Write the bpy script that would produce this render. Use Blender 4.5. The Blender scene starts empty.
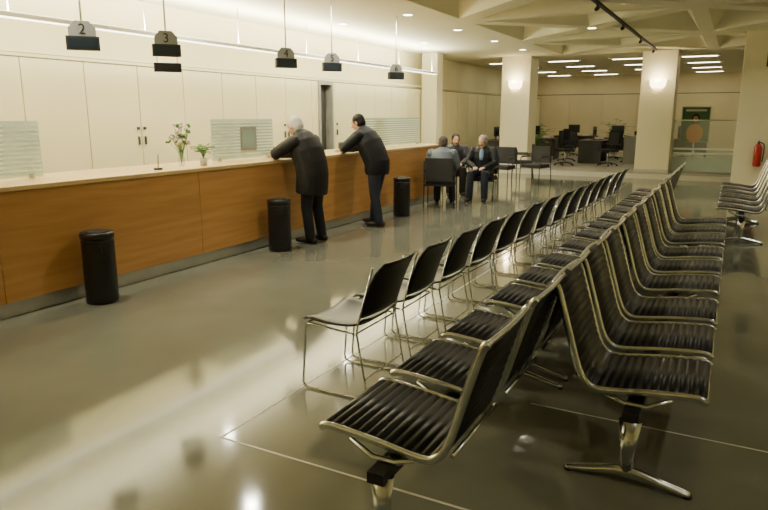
import bpy, math, random
from mathutils import Vector, Matrix
from mathutils.bvhtree import BVHTree
random.seed(4)
V=Vector
C=bpy.context.scene.collection

# ---------------------------------------------------------------- materials
def mat(name,col,rough=.5,metal=0.0,col2=None,scale=8,stretch=(1,1,1),bump=0,bscale=None,emit=None,estr=0,trans=0,alpha=1,coat=0,spec=.5,detail=3):
    m=bpy.data.materials.new(name); m.use_nodes=True
    nt=m.node_tree; b=nt.nodes['Principled BSDF']
    b.inputs['Base Color'].default_value=(*col,1)
    b.inputs['Roughness'].default_value=rough
    b.inputs['Metallic'].default_value=metal
    b.inputs['Specular IOR Level'].default_value=spec
    if trans: b.inputs['Transmission Weight'].default_value=trans
    if coat:
        b.inputs['Coat Weight'].default_value=coat; b.inputs['Coat Roughness'].default_value=.08
    if alpha<1: b.inputs['Alpha'].default_value=alpha
    if emit:
        b.inputs['Emission Color'].default_value=(*emit,1); b.inputs['Emission Strength'].default_value=estr
    tc=nt.nodes.new('ShaderNodeTexCoord'); mp=nt.nodes.new('ShaderNodeMapping')
    mp.inputs['Scale'].default_value=stretch
    nt.links.new(tc.outputs['Object'],mp.inputs['Vector'])
    n=nt.nodes.new('ShaderNodeTexNoise'); n.inputs['Scale'].default_value=scale; n.inputs['Detail'].default_value=detail
    nt.links.new(mp.outputs[0],n.inputs['Vector'])
    c2=col2 if col2 else tuple(c*.93 for c in col)
    r=nt.nodes.new('ShaderNodeValToRGB')
    r.color_ramp.elements[0].position=.35; r.color_ramp.elements[1].position=.65
    r.color_ramp.elements[0].color=(*c2,1); r.color_ramp.elements[1].color=(*col,1)
    nt.links.new(n.outputs['Fac'],r.inputs['Fac']); nt.links.new(r.outputs[0],b.inputs['Base Color'])
    if bump:
        bn=nt.nodes.new('ShaderNodeBump'); bn.inputs['Strength'].default_value=bump; bn.inputs['Distance'].default_value=.01
        n2=nt.nodes.new('ShaderNodeTexNoise'); n2.inputs['Scale'].default_value=bscale or scale*3; n2.inputs['Detail'].default_value=3
        nt.links.new(tc.outputs['Object'],n2.inputs['Vector'])
        nt.links.new(n2.outputs['Fac'],bn.inputs['Height']); nt.links.new(bn.outputs[0],b.inputs['Normal'])
    return m

M={}
M['floor']=mat('polished_floor',(.175,.178,.140),.085,col2=(.15,.153,.118),scale=1.3,bump=.008,bscale=3,detail=6,spec=.45)
M['line']=mat('floor_inlay',(.62,.60,.50),.3)
M['platform']=mat('platform_floor',(.34,.32,.24),.4,col2=(.31,.29,.22))
M['wall']=mat('cream_wall',(.81,.745,.47),.6,col2=(.79,.725,.455),scale=2)
M['farwall']=mat('tan_wall',(.76,.66,.40),.6,col2=(.73,.63,.38),scale=2)
M['panel']=mat('cream_laminate',(.82,.755,.475),.35,col2=(.80,.735,.46),scale=2)
M['gap']=mat('shadow_gap',(.16,.13,.07),.8)
M['ceil']=mat('ceiling_paint',(.75,.715,.52),.8,col2=(.73,.695,.505),scale=2)
M['col']=mat('column_paint',(.80,.745,.54),.6,col2=(.79,.735,.53))
M['wood']=mat('honey_wood',(.63,.335,.115),.32,col2=(.54,.27,.085),scale=2.2,stretch=(8,.6,9),detail=8)
M['woodtop']=mat('counter_top_wood',(.74,.54,.26),.28,col2=(.66,.46,.20),scale=3,stretch=(6,.6,6))
M['steel']=mat('brushed_steel',(.60,.60,.56),.35,.8)
M['chrome']=mat('chrome',(.72,.74,.77),.12,1.0)
M['alu']=mat('polished_aluminium',(.64,.67,.71),.2,1.0)
M['black']=mat('black_plastic',(.010,.010,.011),.32)
M['leather']=mat('black_leather',(.009,.009,.010),.40,bump=.15,bscale=120,spec=.4)
M['matt']=mat('matt_black',(.008,.008,.008),.6)
M['dark']=mat('dark_grey',(.05,.05,.05),.5)
M['grey']=mat('grey_metal',(.29,.30,.28),.4,.2)
M['white']=mat('white_paint',(.8,.8,.75),.5)
M['lamp']=mat('lamp_diffuser',(1,.95,.8),.5,emit=(1,.95,.76),estr=14)
M['lamp3']=mat('office_diffuser',(1,.95,.8),.5,emit=(1,.92,.68),estr=17)
M['lamp2']=mat('tube_diffuser',(1,.97,.85),.5,emit=(1,.98,.82),estr=8)
M['sconce']=mat('sconce_glass',(1,.9,.7),.5,emit=(1,.80,.46),estr=10)
M['frost']=mat('frosted_glass',(.58,.76,.66),.2,alpha=.55)
M['stripe']=mat('frost_band',(.86,.95,.86),.5,alpha=.9)
M['glass']=mat('clear_glass',(.75,.85,.80),.05,alpha=.18)
M['leaf']=mat('leaf_green',(.06,.17,.03),.5,col2=(.10,.25,.05),scale=20)
M['petal']=mat('pale_petal',(.75,.62,.60),.5)
M['pot']=mat('ceramic_pot',(.65,.6,.5),.3)
M['red']=mat('red_enamel',(.38,.018,.012),.3)
M['desk']=mat('desk_laminate',(.10,.07,.045),.4)
M['screen']=mat('monitor_glass',(.02,.03,.04),.15)
M['paper']=mat('paper',(.8,.8,.74),.6)
M['poster']=mat('poster_print',(.04,.12,.06),.4,col2=(.08,.19,.09),scale=4)
M['orange']=mat('poster_orange',(.80,.30,.05),.5)
M['fabric']=mat('black_fabric',(.016,.016,.018),.8,bump=.3,bscale=200)
M['skin']=mat('skin',(.55,.32,.21),.5)
M['lip']=mat('lips',(.35,.10,.08),.5)
M['eye']=mat('eye_white',(.75,.72,.68),.2)

# ---------------------------------------------------------------- mesh builder
class MB:
    def __init__(s): s.v=[];s.f=[];s.m=[];s.s=[];s.mats=[]
    def mi(s,k):
        if k not in s.mats: s.mats.append(k)
        return s.mats.index(k)
    def add(s,vs,fs,k,sm=False):
        o=len(s.v); s.v+= [tuple(x) for x in vs]; i=s.mi(k)
        for f in fs: s.f.append(tuple(a+o for a in f)); s.m.append(i); s.s.append(sm)
    def box(s,x0,x1,y0,y1,z0,z1,k,mx=None):
        vs=[V((x,y,z)) for x in(x0,x1) for y in(y0,y1) for z in(z0,z1)]
        if mx: vs=[mx@v for v in vs]
        s.add(vs,[(0,1,3,2),(4,6,7,5),(0,4,5,1),(2,3,7,6),(0,2,6,4),(1,5,7,3)],k)
    def tube(s,pts,rad,k,side=None,n=10,cap='flat',sm=True):
        pts=[V(p) for p in pts]; N=len(pts)
        if not isinstance(rad,(list,)): rad=[rad]*N
        rad=[(r,r) if not isinstance(r,tuple) else r for r in rad]
        ds=[]
        for i in range(N):
            a=pts[max(0,i-1)];b=pts[min(N-1,i+1)]; d=(b-a)
            ds.append(d.normalized() if d.length>1e-9 else V((0,0,1)))
        if cap=='round':
            r0=rad[0];r1=rad[-1]
            P=[pts[0]-ds[0]*min(r0)*.85,pts[0]-ds[0]*min(r0)*.55]+pts+[pts[-1]+ds[-1]*min(r1)*.55,pts[-1]+ds[-1]*min(r1)*.85]
            q=lambda r,f:(r[0]*f,r[1]*f)
            rad=[q(r0,.45),q(r0,.82)]+rad+[q(r1,.82),q(r1,.45)]
            ds=[ds[0]]*2+ds+[ds[-1]]*2; pts=P;N=len(pts)
        if side is None:
            sd=V((0,0,1)) if abs(ds[0].z)<.9 else V((1,0,0)); fixed=False
        else: sd=V(side); fixed=True
        vs=[];cur=sd
        for i in range(N):
            d=ds[i]; ref=sd if fixed else cur
            a=(ref-d*ref.dot(d))
            if a.length<1e-4: a=V((1,0,0))-d*d.x
            a.normalize(); cur=a; b=d.cross(a)
            for j in range(n):
                t=2*math.pi*j/n
                vs.append(pts[i]+a*rad[i][0]*math.cos(t)+b*rad[i][1]*math.sin(t))
        fs=[]
        for i in range(N-1):
            for j in range(n):
                j2=(j+1)%n
                fs.append((i*n+j,i*n+j2,(i+1)*n+j2,(i+1)*n+j))
        s.add(vs,fs,k,sm)
        o=len(s.v)-len(vs); i=s.mi(k)
        s.f.append(tuple(o+j for j in reversed(range(n)))); s.m.append(i); s.s.append(False)
        s.f.append(tuple(o+(N-1)*n+j for j in range(n))); s.m.append(i); s.s.append(False)
    def cyl(s,x,y,z0,z1,r,k,n=24,r2=None):
        s.tube([(x,y,z0),(x,y,z1)],[r,r if r2 is None else r2],k,n=n)
    def ell(s,c,rr,k,basis=None,nu=16,nv=10):
        c=V(c); B=basis or (V((1,0,0)),V((0,1,0)),V((0,0,1)))
        vs=[c-B[2]*rr[2]]
        for i in range(1,nv):
            ph=-math.pi/2+math.pi*i/nv
            for j in range(nu):
                t=2*math.pi*j/nu
                vs.append(c+B[0]*rr[0]*math.cos(ph)*math.cos(t)+B[1]*rr[1]*math.cos(ph)*math.sin(t)+B[2]*rr[2]*math.sin(ph))
        vs.append(c+B[2]*rr[2]); L=len(vs)-1
        fs=[(0,1+(j+1)%nu,1+j) for j in range(nu)]
        for i in range(nv-2):
            for j in range(nu):
                a=1+i*nu+j;b=1+i*nu+(j+1)%nu
                fs.append((a,b,b+nu,a+nu))
        a0=1+(nv-2)*nu
        fs+=[(a0+j,a0+(j+1)%nu,L) for j in range(nu)]
        s.add(vs,fs,k,True)
    def mesh(s,name):
        me=bpy.data.meshes.new(name); me.from_pydata(s.v,[],s.f)
        for k in s.mats: me.materials.append(M[k])
        me.polygons.foreach_set('material_index',s.m); me.polygons.foreach_set('use_smooth',s.s)
        me.validate(); me.update(); return me
    def obj(s,name,loc=(0,0,0),rz=0,parent=None,bevel=0):
        return place(s.mesh(name),name,loc,rz,parent,bevel)
def place(me,name,loc=(0,0,0),rz=0,parent=None,bevel=0):
    o=bpy.data.objects.new(name,me); o.location=loc; o.rotation_euler=(0,0,rz); C.objects.link(o)
    if parent: o.parent=parent
    if bevel:
        b=o.modifiers.new('bevel','BEVEL'); b.width=bevel; b.segments=2; b.limit_method='ANGLE'; b.angle_limit=math.radians(50)
    return o
def empty(name,loc=(0,0,0),rz=0):
    e=bpy.data.objects.new(name,None); e.location=loc; e.rotation_euler=(0,0,rz); e.empty_display_size=.1; C.objects.link(e); return e
def smoothpath(pts,seg=6):
    P=[V(p) for p in pts]; out=[]
    for i in range(len(P)-1):
        p0=P[max(0,i-1)];p1=P[i];p2=P[i+1];p3=P[min(len(P)-1,i+2)]
        for k in range(seg):
            t=k/seg
            out.append(.5*((2*p1)+(p2-p0)*t+(2*p0-5*p1+4*p2-p3)*t*t+(3*p1-p0-3*p2+p3)*t**3))
    out.append(P[-1]); return out
def fillet(pts,r=.03,seg=5):
    P=[V(p) for p in pts]; out=[P[0]]
    for i in range(1,len(P)-1):
        a=(P[i-1]-P[i]);b=(P[i+1]-P[i]); rr=min(r,a.length*.45,b.length*.45)
        A=P[i]+a.normalized()*rr;B=P[i]+b.normalized()*rr
        for k in range(seg+1):
            t=k/seg; out.append(A*(1-t)**2+P[i]*2*t*(1-t)+B*t*t)
    out.append(P[-1]); return out

# ---------------------------------------------------------------- room shell
CZ=3.3
XL,XR,YN,YF=-8.0,3.2,-3.0,29.6
b=MB(); b.box(XL-.2,XR+.2,YN-.2,YF+.2,-.15,0,'floor'); b.obj('floor')
b=MB(); b.box(XL-.2,XL,YN-.2,YF+.2,0,4.0,'wall'); b.obj('wall_left')
b=MB(); b.box(XR,XR+.2,YN-.2,YF+.2,0,4.0,'wall'); b.obj('wall_right')
b=MB(); b.box(XL,XR,YN-.2,YN,0,4.0,'wall'); b.obj('wall_near')
b=MB(); b.box(XL,XR,YF,YF+.2,0,4.0,'farwall')
for i in range(8):
    x=XL+.1+i*1.39; b.box(x,x+1.37,YF-.03,YF,.12,2.5,'farwall')
b.box(XL,XR,YF-.02,YF,2.5,2.53,'gap')
b.obj('wall_far')
# flat ceilings
b=MB()
GX0,GY1=-4.6,19.4
b.box(XL-.2,GX0,YN-.2,YF+.2,CZ,CZ+.9,'ceil')
b.box(GX0,XR+.2,GY1,YF+.2,CZ,CZ+.9,'ceil')
# coffered field with triangular recesses
xs=[-4.6,-.7,3.2]; ys=[19.4-3.9*i for i in range(7)]
for i in range(2):
    for j in range(6):
        x0,x1=xs[i],xs[i+1]; y1,y0=ys[j],ys[j+1]
        cor=[V((x0,y0,CZ)),V((x1,y0,CZ)),V((x1,y1,CZ)),V((x0,y1,CZ))]; ce=V(((x0+x1)/2,(y0+y1)/2,CZ))
        for k in range(4):
            T=[cor[k],cor[(k+1)%4],ce]; g=(T[0]+T[1]+T[2])/3
            o=[g+(p-g)*.80 for p in T]; n=[g+(p-g)*.36+V((0,0,.40)) for p in T]
            vs=T+o+n; fs=[]
            for a in range(3):
                c=(a+1)%3
                fs+=[(a,a+3,c+3,c),(a+3,a+6,c+6,c+3)]
            fs.append((6,8,7)); b.add(vs,fs,'ceil')
b.box(GX0,XR+.4,YN-2,GY1,4.0,4.2,'ceil')
b.obj('ceiling')
b=MB(); b.box(XL,XR,18.5,YF,0,.12,'platform'); b.box(XL,XR,18.46,18.5,0,.125,'line'); b.obj('floor_platform')
b=MB()
b.box(-2.226,-2.214,2.36,18.4,0,.002,'line')
b.box(-2.226,XR,2.354,2.366,0,.002,'line')
b.box(-.9,XR,3.52,3.53,0,.002,'line')
b.obj('trim_floor_inlay')
b=MB(); b.box(XR-.02,XR,YN,18.4,0,.1,'steel'); b.obj('baseboard_right')

# ---------------------------------------------------------------- cupboard wall behind the counter
b=MB()
DY0,DY1=11.72,12.27
for (a,c) in((YN,DY0),(DY1,29.5)):
    b.box(XL+.001,-7.83,a,c,0,2.36,'gap'); 
b.box(-7.85,-7.77,YN,29.5,2.40,2.44,'panel')
y=-2.9; i=0
while y<29.3:
    y1=y+.885
    for (a,c) in((YN,DY0),(DY1,29.5)):
        p,q=max(a,y),min(c,y1)
        if q-p>.05: b.box(-7.83,-7.80,p,q,.06,2.34,'panel')
    hy=y+.83 if i%2==0 else y+.05
    if y<16 and not(DY0-.1<hy<DY1+.1): b.box(-7.80,-7.775,hy-.012,hy+.012,1.22,1.34,'dark'); b.box(-7.80,-7.78,hy-.02,hy+.02,1.44,1.48,'dark')
    y+=.9; i+=1
b.obj('wall_cupboards')
b=MB()
b.box(-7.97,-7.76,DY0+.002,DY0+.06,0,2.36,'grey'); b.box(-7.97,-7.76,DY1-.06,DY1-.002,0,2.36,'grey'); b.box(-7.97,-7.76,DY0+.06,DY1-.06,2.28,2.36,'grey')
b.box(-7.97,-7.93,DY0+.06,DY1-.06,.02,2.28,'dark'); b.box(-7.93,-7.88,DY0+.1,DY0+.13,1.0,1.15,'steel')  # dark grey panel: shade inside the open doorway, put in as colour
b.obj('door_1')

def column(x0,x1,y0,y1,z0,name='column'):
    b=MB(); b.box(x0,x1,y0,y1,z0,CZ,'col'); b.box(x0-.012,x1+.012,y0-.012,y1+.012,z0,z0+.1,'steel'); b.obj(name,bevel=.01)
column(-7.76,-7.3,16.8,17.2,0)
column(-6.2,-5.35,19.0,19.85,.12)
column(-2.36,-1.5,19.0,19.85,.12)
column(.0,1.1,15.5,16.35,0)

# ---------------------------------------------------------------- counter
CX=-5.15; CY0,CY1=-1.5,12.2
b=MB()
b.box(-5.95,CX-.035,CY0+.02,CY1-.05,0,.13,'steel')
b.box(-5.95,CX-.02,CY0,CY1,.13,1.045,'wood')
y=CY1
while y>CY0+.1:
    y0=max(CY0,y-2.28); b.box(CX-.02,CX,y0+.002,y-.002,.13,1.045,'wood'); y-=2.28
b.box(-6.0,CX+.025,CY0-.02,CY1+.02,1.047,1.085,'woodtop')
b.box(-6.75,-6.0,CY0,CY1,.70,.74,'woodtop')
for k in range(7):
    yy=CY0+.3+k*2.2; b.box(-6.7,-6.05,yy,yy+.03,0,.70,'wood')
b.obj('reception_counter',bevel=.003)

def screen(y0,y1,sheet=False):
    b=MB(); x=-5.62
    b.box(x-.005,x+.005,y0,y1,1.10,1.60,'frost')
    z=1.15
    while z<1.57:
        b.box(x+.005,x+.007,y0+.01,y1-.01,z,z+.016,'stripe'); z+=.040
    for yy in(y0+.12,y1-.12): b.box(x-.02,x+.02,yy-.02,yy+.02,1.086,1.13,'steel')
    if sheet:
        b.box(x+.009,x+.014,(y0+y1)/2-.08,(y0+y1)/2+.24,1.2,1.5,'grey'); b.box(x+.014,x+.016,(y0+y1)/2-.05,(y0+y1)/2+.21,1.23,1.47,'frost')
    b.obj('frosted_glass_screen')
screen(2.4,3.85); screen(6.1,7.3,True); screen(9.8,12.1)

def monitor(name,x,y,z,rz):
    b=MB(); b.box(-.02,.02,-.22,.22,.10,.42,'dark'); b.box(.02,.023,-.205,.205,.12,.40,'screen')
    b.box(-.03,-.01,-.03,.03,.01,.2,'dark'); b.box(-.1,.08,-.11,.11,0,.015,'dark'); b.obj(name,(x,y,z),rz,bevel=.004)
for yy in(3.0,8.2,10.5): monitor('computer_monitor',-6.35,yy,.741,math.pi*.92)

b=MB(); b.tube([(0,0,0),(0,0,.05),(0,0,.13),(0,0,.16)],[.03,.042,.026,.034],'glass',n=20)
for i in range(34):
    a=random.random()*6.28; r=random.random()*.13+.02; h=.25+random.random()*.22
    p=V((math.cos(a)*r,math.sin(a)*r,h))
    b.tube(smoothpath([(0,0,.02),(p.x*.25,p.y*.25,.16),p],3),.0022,'leaf',n=5)
    for k in range(5):
        q=p+V((random.uniform(-.018,.018),random.uniform(-.018,.018),random.uniform(-.01,.016)))
        b.ell(q,(.016,.016,.012),'petal' if i%3 else 'leaf',nu=6,nv=4)
b.obj('flower_vase',(-5.45,5.42,1.086))
def plant(name,loc,s=1.0,n=40,pot=.07):
    b=MB(); b.tube([(0,0,0),(0,0,pot*1.6)],[pot*.75,pot],'pot',n=20)
    b.cyl(0,0,pot*1.5,pot*1.62,pot*.93,'dark',n=16)
    for i in range(n):
        a=random.random()*6.28; L=s*(.5+random.random()*.5); sp=.25+random.random()*.45
        p0=V((0,0,pot*1.5)); p1=V((math.cos(a)*L*sp*.4,math.sin(a)*L*sp*.4,pot*1.5+L*.6)); p2=V((math.cos(a)*L*sp,math.sin(a)*L*sp,pot*1.5+L*(.95-sp*.5)))
        P=smoothpath([p0,p1,p2],3)
        b.tube(P,.003*max(1,s),'leaf',n=4)
        w=.05*s if s>.5 else .11*s; sd=V((-math.sin(a),math.cos(a),0))
        for t in(-1,1,0):
            c=p2+sd*w*.7*t; b.ell(c,(w*.6,w*.33,.004),'leaf',(V((math.cos(a+t),math.sin(a+t),-.3)).normalized(),sd,V((.2,0,1)).normalized()),nu=7,nv=4)
    b.obj(name,loc)
plant('potted_plant',(-5.35,5.66,1.086),.22,50,.05)
b=MB(); b.cyl(0,0,0,.02,.045,'black'); b.tube([(0,0,.02),(.01,.0,.16)],.005,'black',n=8); b.obj('pen_stand',(-5.35,4.98,1.086))
b=MB()
for i in range(5): b.box(-.105,.105,-.15,.15,i*.0012,i*.0012+.001,'paper',Matrix.Rotation(i*.07,4,'Z'))
b.obj('paper_stack',(-5.8,7.95,1.086))

# waste bins
b=MB()
b.tube([(0,0,0),(0,0,.02),(0,0,.56),(0,0,.575)],[.135,.14,.14,.137],'black',n=36)
b.tube([(0,0,.575),(0,0,.59),(0,0,.63),(0,0,.64)],[.128,.145,.145,.135],'black',n=36)
b.tube([(0,0,.641),(0,0,.648)],[.10,.095],'matt',n=30)
b.box(.115,.146,-.06,.06,.47,.53,'matt')
bm=b.mesh('waste_bin')
for (x,y) in((-4.92,3.82),(-4.88,6.42),(-4.80,9.66)): place(bm,'waste_bin',(x,y,0),-.9)

# ---------------------------------------------------------------- hanging signs
def sign(y,z,num,double=False):
    e=empty('hanging_counter_sign',(-5.3,y,z),0)
    R=math.radians(-38)
    b=MB()
    b.box(-.04,.04,-.14,.14,-.105,.015,'matt')
    prof=[(-.115,.015),(.115,.015),(.115,.09),(.06,.15),(-.06,.15),(-.115,.09)]
    vs=[(x,p[0],p[1]) for x in(-.012,.012) for p in prof]
    b.add(vs,[tuple(reversed(range(6))),tuple(range(6,12))]+[(i,(i+1)%6,(i+1)%6+6,i+6) for i in range(6)],'grey')
    b.box(.04,.043,-.12,.12,-.09,.0,'screen')
    if double: b.box(-.035,.035,-.135,.135,-.26,-.17,'matt'); b.tube([(0,-.1,-.17),(0,-.1,-.10)],.005,'grey',n=6); b.tube([(0,.1,-.17),(0,.1,-.10)],.005,'grey',n=6)
    b.obj('sign_box',(0,0,0),R,e,bevel=.004)
    b=MB(); b.tube([(0,0,.14),(0,0,CZ-z-.02)],.009,'white',n=8); b.tube([(0,0,CZ-z-.02),(0,0,CZ-z-.002)],.03,'white',n=16); b.obj('rod',parent=e)
    cu=bpy.data.curves.new('digit','FONT'); cu.body=num; cu.size=.13; cu.align_x='CENTER'; cu.extrude=.001
    o=bpy.data.objects.new('digit',cu); cu.materials.append(M['matt']); C.objects.link(o); o.parent=e
    o.matrix_local=Matrix.Rotation(R,4,'Z')@Matrix.Translation((.0145,0,.035))@Matrix(((0,0,1,0),(1,0,0,0),(0,1,0,0),(0,0,0,1)))
for y,z,n,d in((4.16,2.33,'2',False),(5.16,2.35,'3',True),(7.23,2.36,'4',False),(8.35,2.38,'5',False),(10.41,2.36,'6',False)): sign(y,z,n,d)

# ---------------------------------------------------------------- luminaires
b=MB()
LX=-7.15; LZ=2.70
b.box(LX-.06,LX+.06,-2,16.4,LZ,LZ+.05,'white'); b.box(LX-.035,LX+.035,-1.98,16.38,LZ-.008,LZ,'lamp2'); b.box(LX-.045,LX+.045,-1.98,16.38,LZ+.05,LZ+.056,'lamp2')
y=-1
while y<16.3: b.tube([(LX,y,LZ+.05),(LX,y,CZ-.003)],.006,'white',n=6); y+=1.9
b.obj('suspended_linear_light')
def area(name,loc,sx,sy,power,col,rot=(0,0,0),shape='RECTANGLE',parent=None,spread=180):
    l=bpy.data.lights.new(name,'AREA'); l.shape=shape; l.size=sx
    if shape=='RECTANGLE': l.size_y=sy
    l.energy=power; l.color=col; l.spread=math.radians(spread)
    o=bpy.data.objects.new(name,l); o.location=loc; o.rotation_euler=rot; C.objects.link(o)
    if parent:o.parent=parent
    return o
WARM=(1,.93,.73); TUBE=(1,.96,.76)
for k in range(3):
    area('tube_light_wallwash',(LX-.065,.9+k*6.1,LZ+.02),.05,6,60,TUBE,(0,math.radians(62),0))
    area('tube_light_up',(LX,.9+k*6.1,LZ+.07),.08,6,300,TUBE,(math.pi,0,0))
b=MB()
n=24
b.tube([(0,0,-.008),(0,0,-.001)],[.10,.105],'white',n=n); b.tube([(0,0,-.0105),(0,0,-.008)],[.078,.08],'lamp',n=n)
dm=b.mesh('recessed_downlight')
def down(x,y,p):
    o=place(dm,'recessed_downlight',(x,y,CZ)); area('downlight_lamp',(0,0,-.014),.13,.13,p,WARM,shape='DISK',parent=o,spread=150)
for k in range(7): down(-5.05,3.6+k*2.25,36)
for y in(3.4,7.2,10.8,14.4): down(-6.6,y,20)
for k in range(1,4): down(-2.65,1.85+k*3.9,28)  # added lamps, put over the seating to light the floor
for k in range(4): down(1.25,1.85+k*3.9,15)  # added lamps out of view, to light the right-hand floor
b=MB(); b.box(-.55,.55,-.12,.12,-.03,-.001,'white'); b.box(-.45,.45,-.07,.07,-.036,-.03,'lamp3'); pm=b.mesh('ceiling_light_panel')
for x in(-6.8,-4.9,-3.0,-1.1,.8):
    for y in(21,23.5,26,28.5): place(pm,'ceiling_light_panel',(x,y,CZ))
b=MB(); b.box(-2.03,-1.97,6.5,18.6,CZ-.035,CZ-.001,'matt')
for y in(8,10.5,13,15.5,18): b.tube([(-2,y,CZ-.03),(-2,y,CZ-.08)],.012,'matt',n=8); b.tube([(-2,y-.05,CZ-.12),(-2,y+.07,CZ-.09)],.03,'matt',n=12)
b.obj('ceiling_light_track')
def sconce(x,y,z):
    b=MB(); n=14; vs=[]
    for zz,r in((-.11,.10),(-.05,.15),(.11,.17)):
        for j in range(n+1):
            t=math.pi+math.pi*j/n; vs.append((r*1.2*math.cos(t),r*math.sin(t),zz))
    fs=[(i*(n+1)+j,i*(n+1)+j+1,(i+1)*(n+1)+j+1,(i+1)*(n+1)+j) for i in range(2) for j in range(n)]
    b.add(vs,fs,'sconce',True); b.box(-.1,.1,-.02,0,-.06,.06,'white')
    o=b.obj('wall_sconce',(x,y,z))
    l=bpy.data.lights.new('sconce_lamp','POINT'); l.energy=20; l.color=(1,.82,.52); l.shadow_soft_size=.06
    q=bpy.data.objects.new('sconce_lamp',l); q.location=(0,-.22,.16); C.objects.link(q); q.parent=o
sconce(-1.93,18.985,2.45); sconce(-5.78,18.985,2.50)

# ---------------------------------------------------------------- sled chairs
b=MB(); W=.245
for s in(-1,1):
    y=s*W
    b.tube(fillet([(-.235,y*.8,.80),(-.15,y,.42),(-.225,y,.008),(.235,y,.008),(.20,y,.425),(-.13,y,.405)],.045),.0065,'chrome',n=8)
b.tube([(.20,-W,.42),(.20,W,.42)],.0055,'chrome',n=8); b.tube([(-.14,-W,.40),(-.14,W,.40)],.0055,'chrome',n=8)
b.tube([(-.2,-W,.13),(-.2,W,.13)],.0045,'chrome',n=8)
def shell(fn,nu,nv,th,k):
    top=[];bot=[]
    for i in range(nu+1):
        for j in range(nv+1):
            p,nn=fn(i/nu,j/nv); top.append(p); bot.append(p-nn*th)
    n1=nv+1;L=len(top);fs=[]
    for i in range(nu):
        for j in range(nv):
            a=i*n1+j; fs.append((a,a+1,a+n1+1,a+n1)); fs.append((L+a,L+a+n1,L+a+n1+1,L+a+1))
    for i in range(nu):
        a=i*n1; fs.append((a,a+n1,L+a+n1,L+a)); a=i*n1+nv; fs.append((a,L+a,L+a+n1,a+n1))
    for j in range(nv):
        fs.append((j,L+j,L+j+1,j+1)); a=nu*n1+j; fs.append((a,a+1,L+a+1,L+a))
    b.add(top+bot,fs,k,True)
def seatf(u,v):
    x=.235-u*.42; wx=.25*(1-.10*max(0,(u-.75)/.25)**2-.10*max(0,(.12-u)/.12)**2)
    z=.452-.022*math.sin(u*math.pi*.9)-.03*max(0,(.12-u)/.12)**2+.022*abs(2*v-1)**2.5+.03*max(0,(u-.85)/.15)**2
    return V((x,(2*v-1)*wx,z)),V((0,0,1))
def backf(u,v):
    z=.50+u*.335; q=abs(2*v-1); w=.235*(1-.16*max(0,(u-.7)/.3)**2.5-.08*max(0,(.15-u)/.15)**2)
    x=-.165-.08*u-.05*u*u-.025*(1-q*q)-.015*max(0,u-.85)/.15
    return V((x,(2*v-1)*w,z)),V((1,0,.2)).normalized()
shell(seatf,12,12,.012,'black'); shell(backf,12,12,.011,'black')
sled=b.mesh('stacking_chair')
for i in range(14):
    place(sled,'stacking_chair',(-1.985+.018*i+random.uniform(-.012,.012),3.34+.57*i,0),math.pi+random.uniform(-.03,.02))

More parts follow.
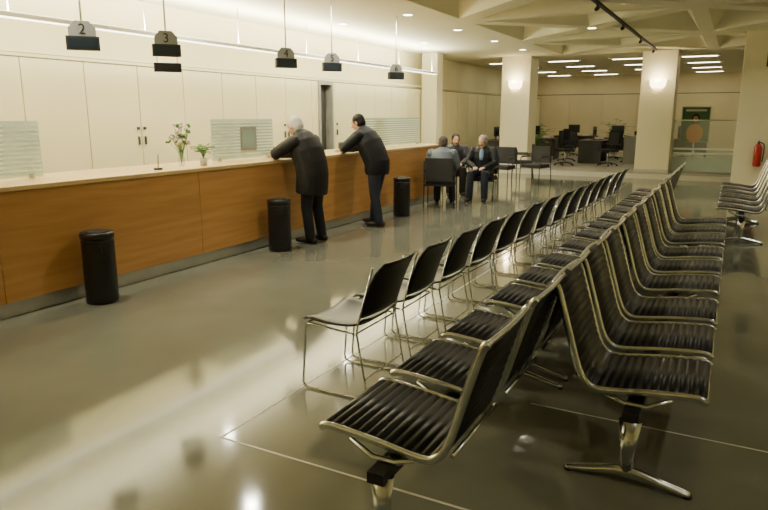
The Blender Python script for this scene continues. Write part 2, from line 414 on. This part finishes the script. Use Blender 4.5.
# ---------------------------------------------------------------- beam benches
prof=smoothpath([(.535,0,.425),(.49,0,.44),(.30,0,.425),(.10,0,.40),(.03,0,.42),(-.015,0,.49),(-.07,0,.67),(-.125,0,.85),(-.15,0,.89)],14)
def resample(P,step):
    out=[P[0]]
    L=[0]
    for i in range(1,len(P)): L.append(L[-1]+(P[i]-P[i-1]).length)
    n=int(L[-1]/step); 
    k=0
    for j in range(1,n+1):
        d=L[-1]*j/n
        while k<len(L)-2 and L[k+1]<d: k+=1
        t=(d-L[k])/(L[k+1]-L[k]); out.append(P[k].lerp(P[k+1],t))
    return out,L[-1]
pp,PL=resample(prof,.0065)
def bench_mesh():
    b=MB(); SW=.50
    for s in range(3):
        y0=.07+s*.62; y1=y0+SW
        for y in(y0,y1):
            b.tube([V((p.x,y,p.z)) for p in prof[::3]],[(.010,.017)]*len(prof[::3]),'alu',side=(0,1,0),n=10,cap='round')
            b.tube([(.12,y,.385),(.20,y,.355),(.30,y,.355),(.40,y,.41)],[.010,.014,.014,.010],'alu',n=8)
            b.tube([(.24,y,.355),(.24,(y0+y1)/2+(y-(y0+y1)/2)*.9,.35)],.012,'alu',n=8)
        pt=prof[-2]; pf=prof[2]
        b.tube(smoothpath([(pt.x,y0,pt.z),(pt.x-.012,(y0+y1)/2,pt.z+.004),(pt.x,y1,pt.z)],5),.011,'alu',n=8)
        b.tube([(pf.x,y0,pf.z-.006),(pf.x,y1,pf.z-.006)],.010,'alu',n=8)
        b.tube([(-.03,y0,.44),(-.03,y1,.44)],.009,'alu',n=8)
        N=len(pp); vt=[];vb=[]
        nr=26
        for i,p in enumerate(pp):
            d=(pp[min(N-1,i+1)]-pp[max(0,i-1)]).normalized(); nn=V((-d.z,0,d.x)); nn=-nn if nn.dot(V((1,0,1)))<0 else nn
            ph=abs(math.sin(math.pi*nr*i/(N-1))); o=.002+.010*ph**.6
            vt.append(p+nn*o); vb.append(p-nn*o)
        ins=.012
        vs=[V((q.x,y0+ins,q.z)) for q in vt]+[V((q.x,y1-ins,q.z)) for q in vt]+[V((q.x,y0+ins,q.z)) for q in vb]+[V((q.x,y1-ins,q.z)) for q in vb]
        fs=[]
        for i in range(N-1):
            fs+=[(i,i+1,N+i+1,N+i),(2*N+i,3*N+i,3*N+i+1,2*N+i+1),(i,2*N+i,2*N+i+1,i+1),(N+i,N+i+1,3*N+i+1,3*N+i)]
        fs+=[(0,N,3*N,2*N),(N-1,3*N-1,4*N-1,2*N-1)]
        b.add(vs,fs,'leather',True)
    b.box(.205,.275,-.02,1.90,.30,.345,'matt')
    for y in(.0,1.84):
        b.tube([(.24,y,.06),(.24,y,.18),(.24,y,.31)],[(.032,.022),(.036,.026),(.05,.03)],'alu',side=(1,0,0),n=14)
        P=smoothpath([(-.02,y,.018),(.06,y,.030),(.24,y,.062),(.42,y,.030),(.50,y,.018)],4)
        b.tube(P,[(.014+.012*(1-abs(2*i/(len(P)-1)-1)),.022) for i in range(len(P))],'alu',side=(0,0,1),n=12,cap='round')
        for x in(-.02,.5): b.cyl(x,y,0,.014,.02,'black',n=14)
    return b.mesh('beam_seating')
bmsh=bench_mesh()
for k in range(5): place(bmsh,'beam_seating',(-.82,1.96+1.98*k+1.86,0),math.pi)
for k in range(3): place(bmsh,'beam_seating',(-.53,2.90+1.98*k,0),0)
for k in range(2): place(bmsh,'beam_seating',(.42,11.5+1.98*k,0),math.pi)

# ---------------------------------------------------------------- upholstered visitor chairs
b=MB()
b.box(-.25,.25,-.24,.26,.40,.48,'fabric'); b.box(-.25,.25,-.30,-.24,.50,.90,'fabric')
for s in(-1,1):
    b.tube(fillet([(s*.27,-.27,.85),(s*.27,-.25,.42),(s*.27,-.29,.0)],.05),.011,'black',n=8)
    b.tube(fillet([(s*.27,.26,.0),(s*.27,.24,.65),(s*.27,-.26,.65)],.05),.011,'black',n=8)
    b.box(s*.27-.022,s*.27+.022,-.15,.2,.655,.68,'black')
    b.tube([(s*.27,-.25,.40),(s*.27,.25,.40)],.010,'black',n=8)
b.tube([(-.27,.25,.40),(.27,.25,.40)],.010,'black',n=8);b.tube([(-.27,-.25,.40),(.27,-.25,.40)],.010,'black',n=8)
vc=b.mesh('visitor_chair')
def vchair(x,y,rz,z=0): place(vc,'visitor_chair',(x,y,z),rz,bevel=.015)

# ---------------------------------------------------------------- people
def person(name,loc,rz,J,cols):
    for k,c in cols.items():
        M[name+k]=mat(name+'_'+k,c,.6 if k!='hair' else .7,bump=.9 if k!='hair' else .6,bscale=7 if k!='hair' else 60,spec=.3)
    jk,tr,ha,sh,co=name+'jacket',name+'trousers',name+'hair',name+'shoes',name+'shirt'
    b=MB(); X=(1,0,0)
    T=J['torso']; ar=J.get('armr',1)
    b.tube([t[0] for t in T],[(t[1],t[2]) for t in T],jk,side=X,n=24,cap='flat')
    for s in(0,1):
        h,kn,an,fd=J['leg'][s]; h,kn,an=V(h),V(kn),V(an)
        b.tube([h,h.lerp(kn,.5),kn,kn.lerp(an,.4),an+V((0,0,-.01))],[.098,.090,.074,.070,.066],tr,n=18,cap='round')
        fd=V(fd).normalized(); zf=V((0,0,1)); base=V((an.x,an.y,an.z-.05))
        sdv=fd.cross(zf)
        b.tube([base-fd*.06,base+fd*.03,base+fd*.12,base+fd*.19],[(.040,.040),(.044,.042),(.047,.034),(.036,.024)],sh,side=sdv,n=14,cap='round')
        b.tube([an+V((0,0,.0)),base],[.045,.042],sh,n=12)
        S,E,Wr,ft=J['arm'][s]; S,E,Wr=V(S),V(E),V(Wr)
        b.tube([S,S.lerp(E,.5),E,E.lerp(Wr,.5),Wr],[.078*ar,.074*ar,.064*ar,.055*ar,.043],jk,n=16,cap='round')
        d=V(ft).normalized(); up=V(J.get('palmup',(0,0,1))); up=(up-d*up.dot(d)).normalized(); rt=d.cross(up)
        th=-1 if s==0 else 1
        if J.get('flipthumb'): th=-th
        b.tube([Wr,Wr+d*.04,Wr+d*.085],[(.027,.02),(.038,.017),(.040,.015)],'skin',side=rt,n=14,cap='round')
        for fi,(off,L) in enumerate(((-.03,.062),(-.010,.075),(.011,.07),(.031,.055))):
            off2=off*(1 if th>0 else -1)*-1
            p=Wr+d*.085+rt*off2
            b.tube([p,p+d*L*.45+up*.006,p+d*L*.8-up*.010,p+d*L-up*.026],[.0095,.009,.008,.0065],'skin',n=8,cap='round')
        p=Wr+d*.03+rt*.03*th
        b.tube([p,p+d*.03+rt*.022*th,p+d*.062+rt*.024*th-up*.008],[.012,.0105,.008],'skin',n=8,cap='round')
    N0,H,f=V(J['neck']),V(J['head']),V(J['face']).normalized()
    r=f.cross(V((0,0,1))).normalized(); u=r.cross(f).normalized(); B=(r,f,u)
    b.tube([N0,H-u*.07-f*.015],[.060,.054],'skin',n=16)
    dcol=(H-N0).normalized()
    b.tube([N0-dcol*.03,N0+dcol*.035],[.088,.074],jk if J.get('jcollar',True) else co,n=18)
    b.ell(H+u*.025-f*.008,(.076,.097,.092),'skin',B,24,16)
    b.ell(H-u*.035+f*.022,(.060,.072,.085),'skin',B,20,14)
    b.ell(H-u*.098+f*.062,(.028,.024,.020),'skin',B,12,8)
    b.ell(H+u*.028+f*.078,(.050,.016,.012),'skin',B,12,8)
    b.tube([H+f*.088+u*.018,H+f*.108-u*.008,H+f*.118-u*.030],[.009,.012,.016],'skin',n=10,cap='round')
    for s in(-1,1):
        b.ell(H+r*.079*s-f*.005-u*.005,(.010,.019,.032),'skin',B,10,8)
        b.ell(H+r*.042*s+f*.062-u*.03,(.022,.02,.022),'skin',B,10,8)
        b.ell(H+r*.020*s+f*.108-u*.030,(.009,.009,.008),'skin',B,8,6)
    b.ell(H+u*.042-f*.022,(.087,.098,.088),ha,B,24,16); b.ell(H-u*.008-f*.045,(.083,.074,.088),ha,B,20,14)
    for s in(-1,1): b.ell(H+r*.068*s+u*.02+f*.012,(.016,.03,.035),ha,B,10,8)
    src=b
    e=empty(name,loc,rz)
    me=src.mesh(name+'_src'); o=bpy.data.objects.new('tmp',me); C.objects.link(o)
    md=o.modifiers.new('r','REMESH'); md.mode='VOXEL'; md.voxel_size=.0065; md.use_smooth_shade=True
    sm=o.modifiers.new('s','SMOOTH'); sm.factor=.5; sm.iterations=2
    dg=bpy.context.evaluated_depsgraph_get(); ev=o.evaluated_get(dg); nm=bpy.data.meshes.new_from_object(ev)
    bvh=BVHTree.FromPolygons([V(v) for v in src.v],src.f)
    nm.materials.clear()
    for k in src.mats: nm.materials.append(M[k])
    for p in nm.polygons:
        q=bvh.find_nearest(p.center)
        if q[2] is not None: p.material_index=src.m[q[2]]
        p.use_smooth=True
    bpy.data.objects.remove(o)
    nm.name='body'; place(nm,'body',parent=e)
    b=MB()
    for s in(-1,1):
        c=H+f*.083+r*.031*s+u*.006
        b.ell(c,(.013,.010,.008),'eye',B,12,8); b.ell(c+f*.0075,(.0055,.004,.0055),'matt',B,8,6)
        b.ell(c+u*.020+f*.006,(.018,.007,.004),ha,B,8,6)
    b.ell(H+f*.092-u*.062,(.023,.008,.0045),'lip',B,12,6); b.ell(H+f*.090-u*.070,(.018,.008,.005),'lip',B,12,6)
    b.obj('face_features',parent=e)
    if J.get('shirtfront'):
        b=MB(); P=J['shirtfront']; b.tube(P,[(.035,.012),(.05,.014),(.03,.012)],co,side=X,n=12,cap='round'); b.obj('shirt_front',parent=e)
    return e

person('standing_man',(-4.80,7.02,0),math.pi/2,dict(armr=1.12,
 torso=[((0,-.0,.66),.235,.195),((0,-.01,.74),.235,.20),((0,-.02,.90),.235,.20),((0,.0,1.04),.24,.20),((0,.05,1.19),.255,.20),((0,.10,1.31),.245,.165),((0,.135,1.385),.17,.125),((0,.17,1.43),.09,.085)],
 leg=[((-.10,-.03,.88),(-.11,.01,.48),(-.11,-.04,.10),(-.15,1,0)),((.10,-.03,.88),(.12,.0,.48),(.13,-.06,.10),(.2,1,0))],
 arm=[((-.22,.10,1.32),(-.30,.34,1.165),(-.09,.48,1.13),(.6,.8,-.05)),((.22,.10,1.32),(.30,.36,1.165),(.08,.54,1.13),(-.6,.8,-.05))],
 neck=(0,.165,1.415),head=(0,.235,1.505),face=(.05,.9,-.42),flipthumb=True),
 dict(jacket=(.011,.010,.010),trousers=(.013,.014,.016),hair=(.62,.60,.55),shoes=(.012,.01,.01),shirt=(.2,.2,.25)))
person('leaning_man',(-4.70,8.62,0),math.pi/2,dict(armr=1.12,
 torso=[((0,.0,.78),.20,.165),((0,-.0,.84),.215,.18),((0,.0,.96),.22,.185),((0,.06,1.10),.235,.185),((0,.13,1.23),.25,.18),((0,.20,1.345),.23,.15),((0,.235,1.41),.16,.115),((0,.265,1.455),.09,.085)],
 leg=[((-.10,-.0,.88),(-.12,-.02,.48),(-.13,-.10,.10),(-.2,1,0)),((.10,-.0,.88),(.10,.08,.49),(.08,.10,.10),(.1,1,0))],
 arm=[((-.21,.20,1.35),(-.29,.40,1.165),(-.10,.54,1.13),(.5,.9,-.05)),((.21,.20,1.35),(.29,.44,1.165),(.06,.60,1.13),(-.5,.9,-.05))],
 neck=(0,.255,1.435),head=(0,.325,1.535),face=(-.05,.9,-.35),flipthumb=True),
 dict(jacket=(.008,.0085,.012),trousers=(.022,.027,.045),hair=(.008,.007,.006),shoes=(.03,.02,.015),shirt=(.1,.1,.1)))
def seated(lean=0,hx=0):
    l=lean
    return dict(armr=1.05,
 torso=[((0,.02,.50),.20,.16),((0,-.01,.58),.20,.16),((0,-.02+l*.2,.70),.20,.155),((0,-.02+l*.5,.84),.22,.155),((0,-.02+l*.8,.965),.215,.135),((0,-.01+l,1.02),.15,.10),((0,.0+l,1.055),.08,.075)],
 leg=[((-.10,.02,.545),(-.13,.42,.545),(-.13,.40,.10),(-.1,1,0)),((.10,.02,.545),(.14,.44,.545),(.15,.46,.10),(.1,1,0))],
 arm=[((-.20,-.02+l*.8,.965),(-.26,.10+l*.5,.74),(-.10,.32,.66),(.3,.9,-.1)),((.20,-.02+l*.8,.965),(.27,.08+l*.5,.74),(.10,.30,.66),(-.3,.9,-.1))],
 neck=(0,l,1.04),head=(hx*.03,.03+l,1.145),face=(hx,.95,-.1),flipthumb=True)
J=seated(.05,.1); J['shirtfront']=[(0,.165,.80),(0,.175,.90),(0,.145,1.0)]
R1=math.pi+.12
person('seated_man',(-4.33,12.3,0),R1,J,
 dict(jacket=(.010,.011,.015),trousers=(.022,.027,.045),hair=(.30,.28,.26),shoes=(.012,.01,.01),shirt=(.16,.25,.42)))
vchair(-4.33,12.27,R1)
person('seated_visitor',(-4.70,11.1,0),.28,seated(.10,.15),
 dict(jacket=(.13,.16,.20),trousers=(.03,.03,.035),hair=(.08,.06,.05),shoes=(.012,.01,.01),shirt=(.3,.3,.3)))
vchair(-4.70,11.06,.28)
person('seated_woman',(-5.20,12.95,0),math.pi+.5,seated(.12,-.1),
 dict(jacket=(.05,.05,.06),trousers=(.02,.02,.02),hair=(.02,.015,.012),shoes=(.012,.01,.01),shirt=(.3,.3,.3)))
vchair(-5.20,12.98,math.pi+.5)
vchair(-4.85,15.1,math.pi-.1); vchair(-4.9,17.0,math.pi*.6); vchair(-4.25,15.9,math.pi-.3)

# ---------------------------------------------------------------- back office
def desk(x,y,rz,z=.12):
    e=empty('office_desk',(x,y,z),rz)
    b=MB(); b.box(-.8,.8,-.38,.38,.70,.735,'desk'); b.box(-.78,.78,.33,.35,.25,.70,'desk')
    for s in(-1,1): b.box(s*.76-.02,s*.76+.02,-.36,.36,0,.70,'dark')
    b.box(.32,.72,-.33,.3,.12,.68,'dark')
    for k in range(3): b.box(.34,.70,-.345,-.33,.14+k*.18,.30+k*.18,'desk'); b.box(.46,.58,-.36,-.345,.23+k*.18,.24+k*.18,'steel')
    b.obj('desk_frame',parent=e,bevel=.003)
    b=MB(); b.box(-.3,.14,-.02,.02,.85,1.16,'dark'); b.box(-.28,.12,-.024,-.02,.87,1.14,'screen'); b.box(-.11,-.05,0,.04,.75,.95,'dark'); b.box(-.18,.02,-.08,.12,.736,.75,'dark'); b.box(-.3,.12,-.3,-.16,.736,.755,'dark')
    b.box(.3,.55,-.2,.12,.736,.79,'paper'); b.obj('desk_computer',parent=e,bevel=.003)
b=MB()
for k in range(5):
    a=k*2*math.pi/5; b.tube([(0,0,.10),(.28*math.cos(a),.28*math.sin(a),.06)],[.022,.014],'black',n=8); b.ell((.29*math.cos(a),.29*math.sin(a),.03),(.03,.03,.03),'black',nu=10,nv=8)
b.cyl(0,0,.08,.42,.022,'chrome'); b.box(-.24,.24,-.22,.24,.43,.51,'fabric'); b.box(-.22,.22,-.27,-.21,.60,1.02,'fabric'); b.tube([(0,-.1,.42),(0,-.26,.45),(0,-.27,.65)],.02,'black',n=8)
for s in(-1,1): b.tube(fillet([(s*.25,.12,.46),(s*.28,.12,.66),(s*.28,-.2,.66),(s*.25,-.22,.5)],.04),.014,'black',n=8)
oc=b.mesh('office_chair')
def ochair(x,y,rz): place(oc,'office_chair',(x,y,.12),rz,bevel=.015)
for (x,y,r) in((-6.3,23.4,0),(-4.1,22.6,math.pi/2),(-3.7,25.2,0),(-1.6,24.6,math.pi),(-5.6,26.8,0),(-6.9,20.9,math.pi/2)):
    desk(x,y,r)
for c in((-4.95,22.5,-math.pi/2),(-3.7,24.2,.3),(-1.6,25.6,math.pi),(-3.0,22.9,1.2),(-3.4,21.0,2.5),(-2.2,23.4,-1.0),(-6.3,22.5,.2),(-5.6,25.8,0),(-4.6,20.6,2.2)): ochair(*c)
plant('potted_tree',(-6.6,25.0,.12),1.2,46,.18); plant('potted_tree',(-4.2,27.4,.12),1.4,40,.18); plant('potted_tree',(-5.75,21.4,.12),1.0,40,.15)
b=MB(); b.box(-3.1,-1.9,22.05,22.1,.12,1.0,'grey'); b.box(-3.12,-1.88,22.04,22.11,1.0,1.03,'alu'); b.obj('office_partition')
b=MB(); b.box(-1.45,.15,19.40,19.412,.16,1.50,'glass')
for z in(.62,.74): b.box(-1.44,.14,19.396,19.40,z,z+.05,'stripe')
b.box(-1.44,.14,19.415,19.43,.17,.55,'frost')
b.box(-1.48,.18,19.38,19.43,.12,.165,'alu'); b.box(-1.48,.18,19.385,19.425,1.50,1.53,'alu'); b.box(-1.48,-1.45,19.385,19.425,.12,1.53,'alu'); b.box(.15,.18,19.385,19.425,.12,1.53,'alu')
b.obj('glass_partition')
b=MB(); b.box(-.36,.36,-.01,.01,.80,1.76,'alu'); b.box(-.34,.34,-.014,-.01,.82,1.74,'poster')
b.ell((0,-.014,1.43),(.105,.003,.14),'matt',nu=18,nv=10); b.ell((.0,-.018,1.42),(.065,.003,.09),'skin',nu=18,nv=10)
b.ell((0,-.016,1.04),(.21,.003,.26),'orange',nu=18,nv=12); b.box(-.26,.26,-.017,-.014,1.63,1.68,'paper')
b.tube([(0,.02,.0),(0,.02,.9)],.02,'alu',n=10); b.box(-.25,.25,-.15,.18,0,.02,'alu')
b.obj('poster_stand',(-1.0,20.1,.12))
b=MB(); b.tube([(0,0,0),(0,0,.03),(0,0,.38),(0,0,.44),(0,0,.47)],[.06,.075,.075,.04,.025],'red',n=20,cap='flat'); b.box(-.02,.02,-.05,.05,.47,.50,'black'); b.box(-.015,.015,-.09,.03,.51,.525,'black')
b.tube(smoothpath([(.02,0,.49),(.1,-.02,.42),(.09,-.03,.1)],5),.010,'black',n=8); b.box(-.02,.02,.07,.086,.1,.4,'black')
b.obj('fire_extinguisher',(.44,15.40,.62))
b=MB(); b.box(-.09,.09,0,.14,-.16,.16,'dark'); b.box(-.08,.08,-.005,0,-.15,.15,'matt'); b.box(-.02,.02,.14,.165,-.03,.03,'dark'); b.obj('wall_loudspeaker',(.5,15.32,2.75),bevel=.005)

# ---------------------------------------------------------------- world, camera
w=bpy.data.worlds.new('world'); bpy.context.scene.world=w; w.use_nodes=True
w.node_tree.nodes['Background'].inputs[0].default_value=(.9,.85,.65,1); w.node_tree.nodes['Background'].inputs[1].default_value=.05
cam=bpy.data.cameras.new('camera'); cam.lens=650/768*36; cam.sensor_width=36; cam.clip_end=100
o=bpy.data.objects.new('camera',cam); o.location=(0,0,1.65); o.rotation_euler=(math.radians(90-12.15),0,math.radians(28)); C.objects.link(o)
bpy.context.scene.camera=o
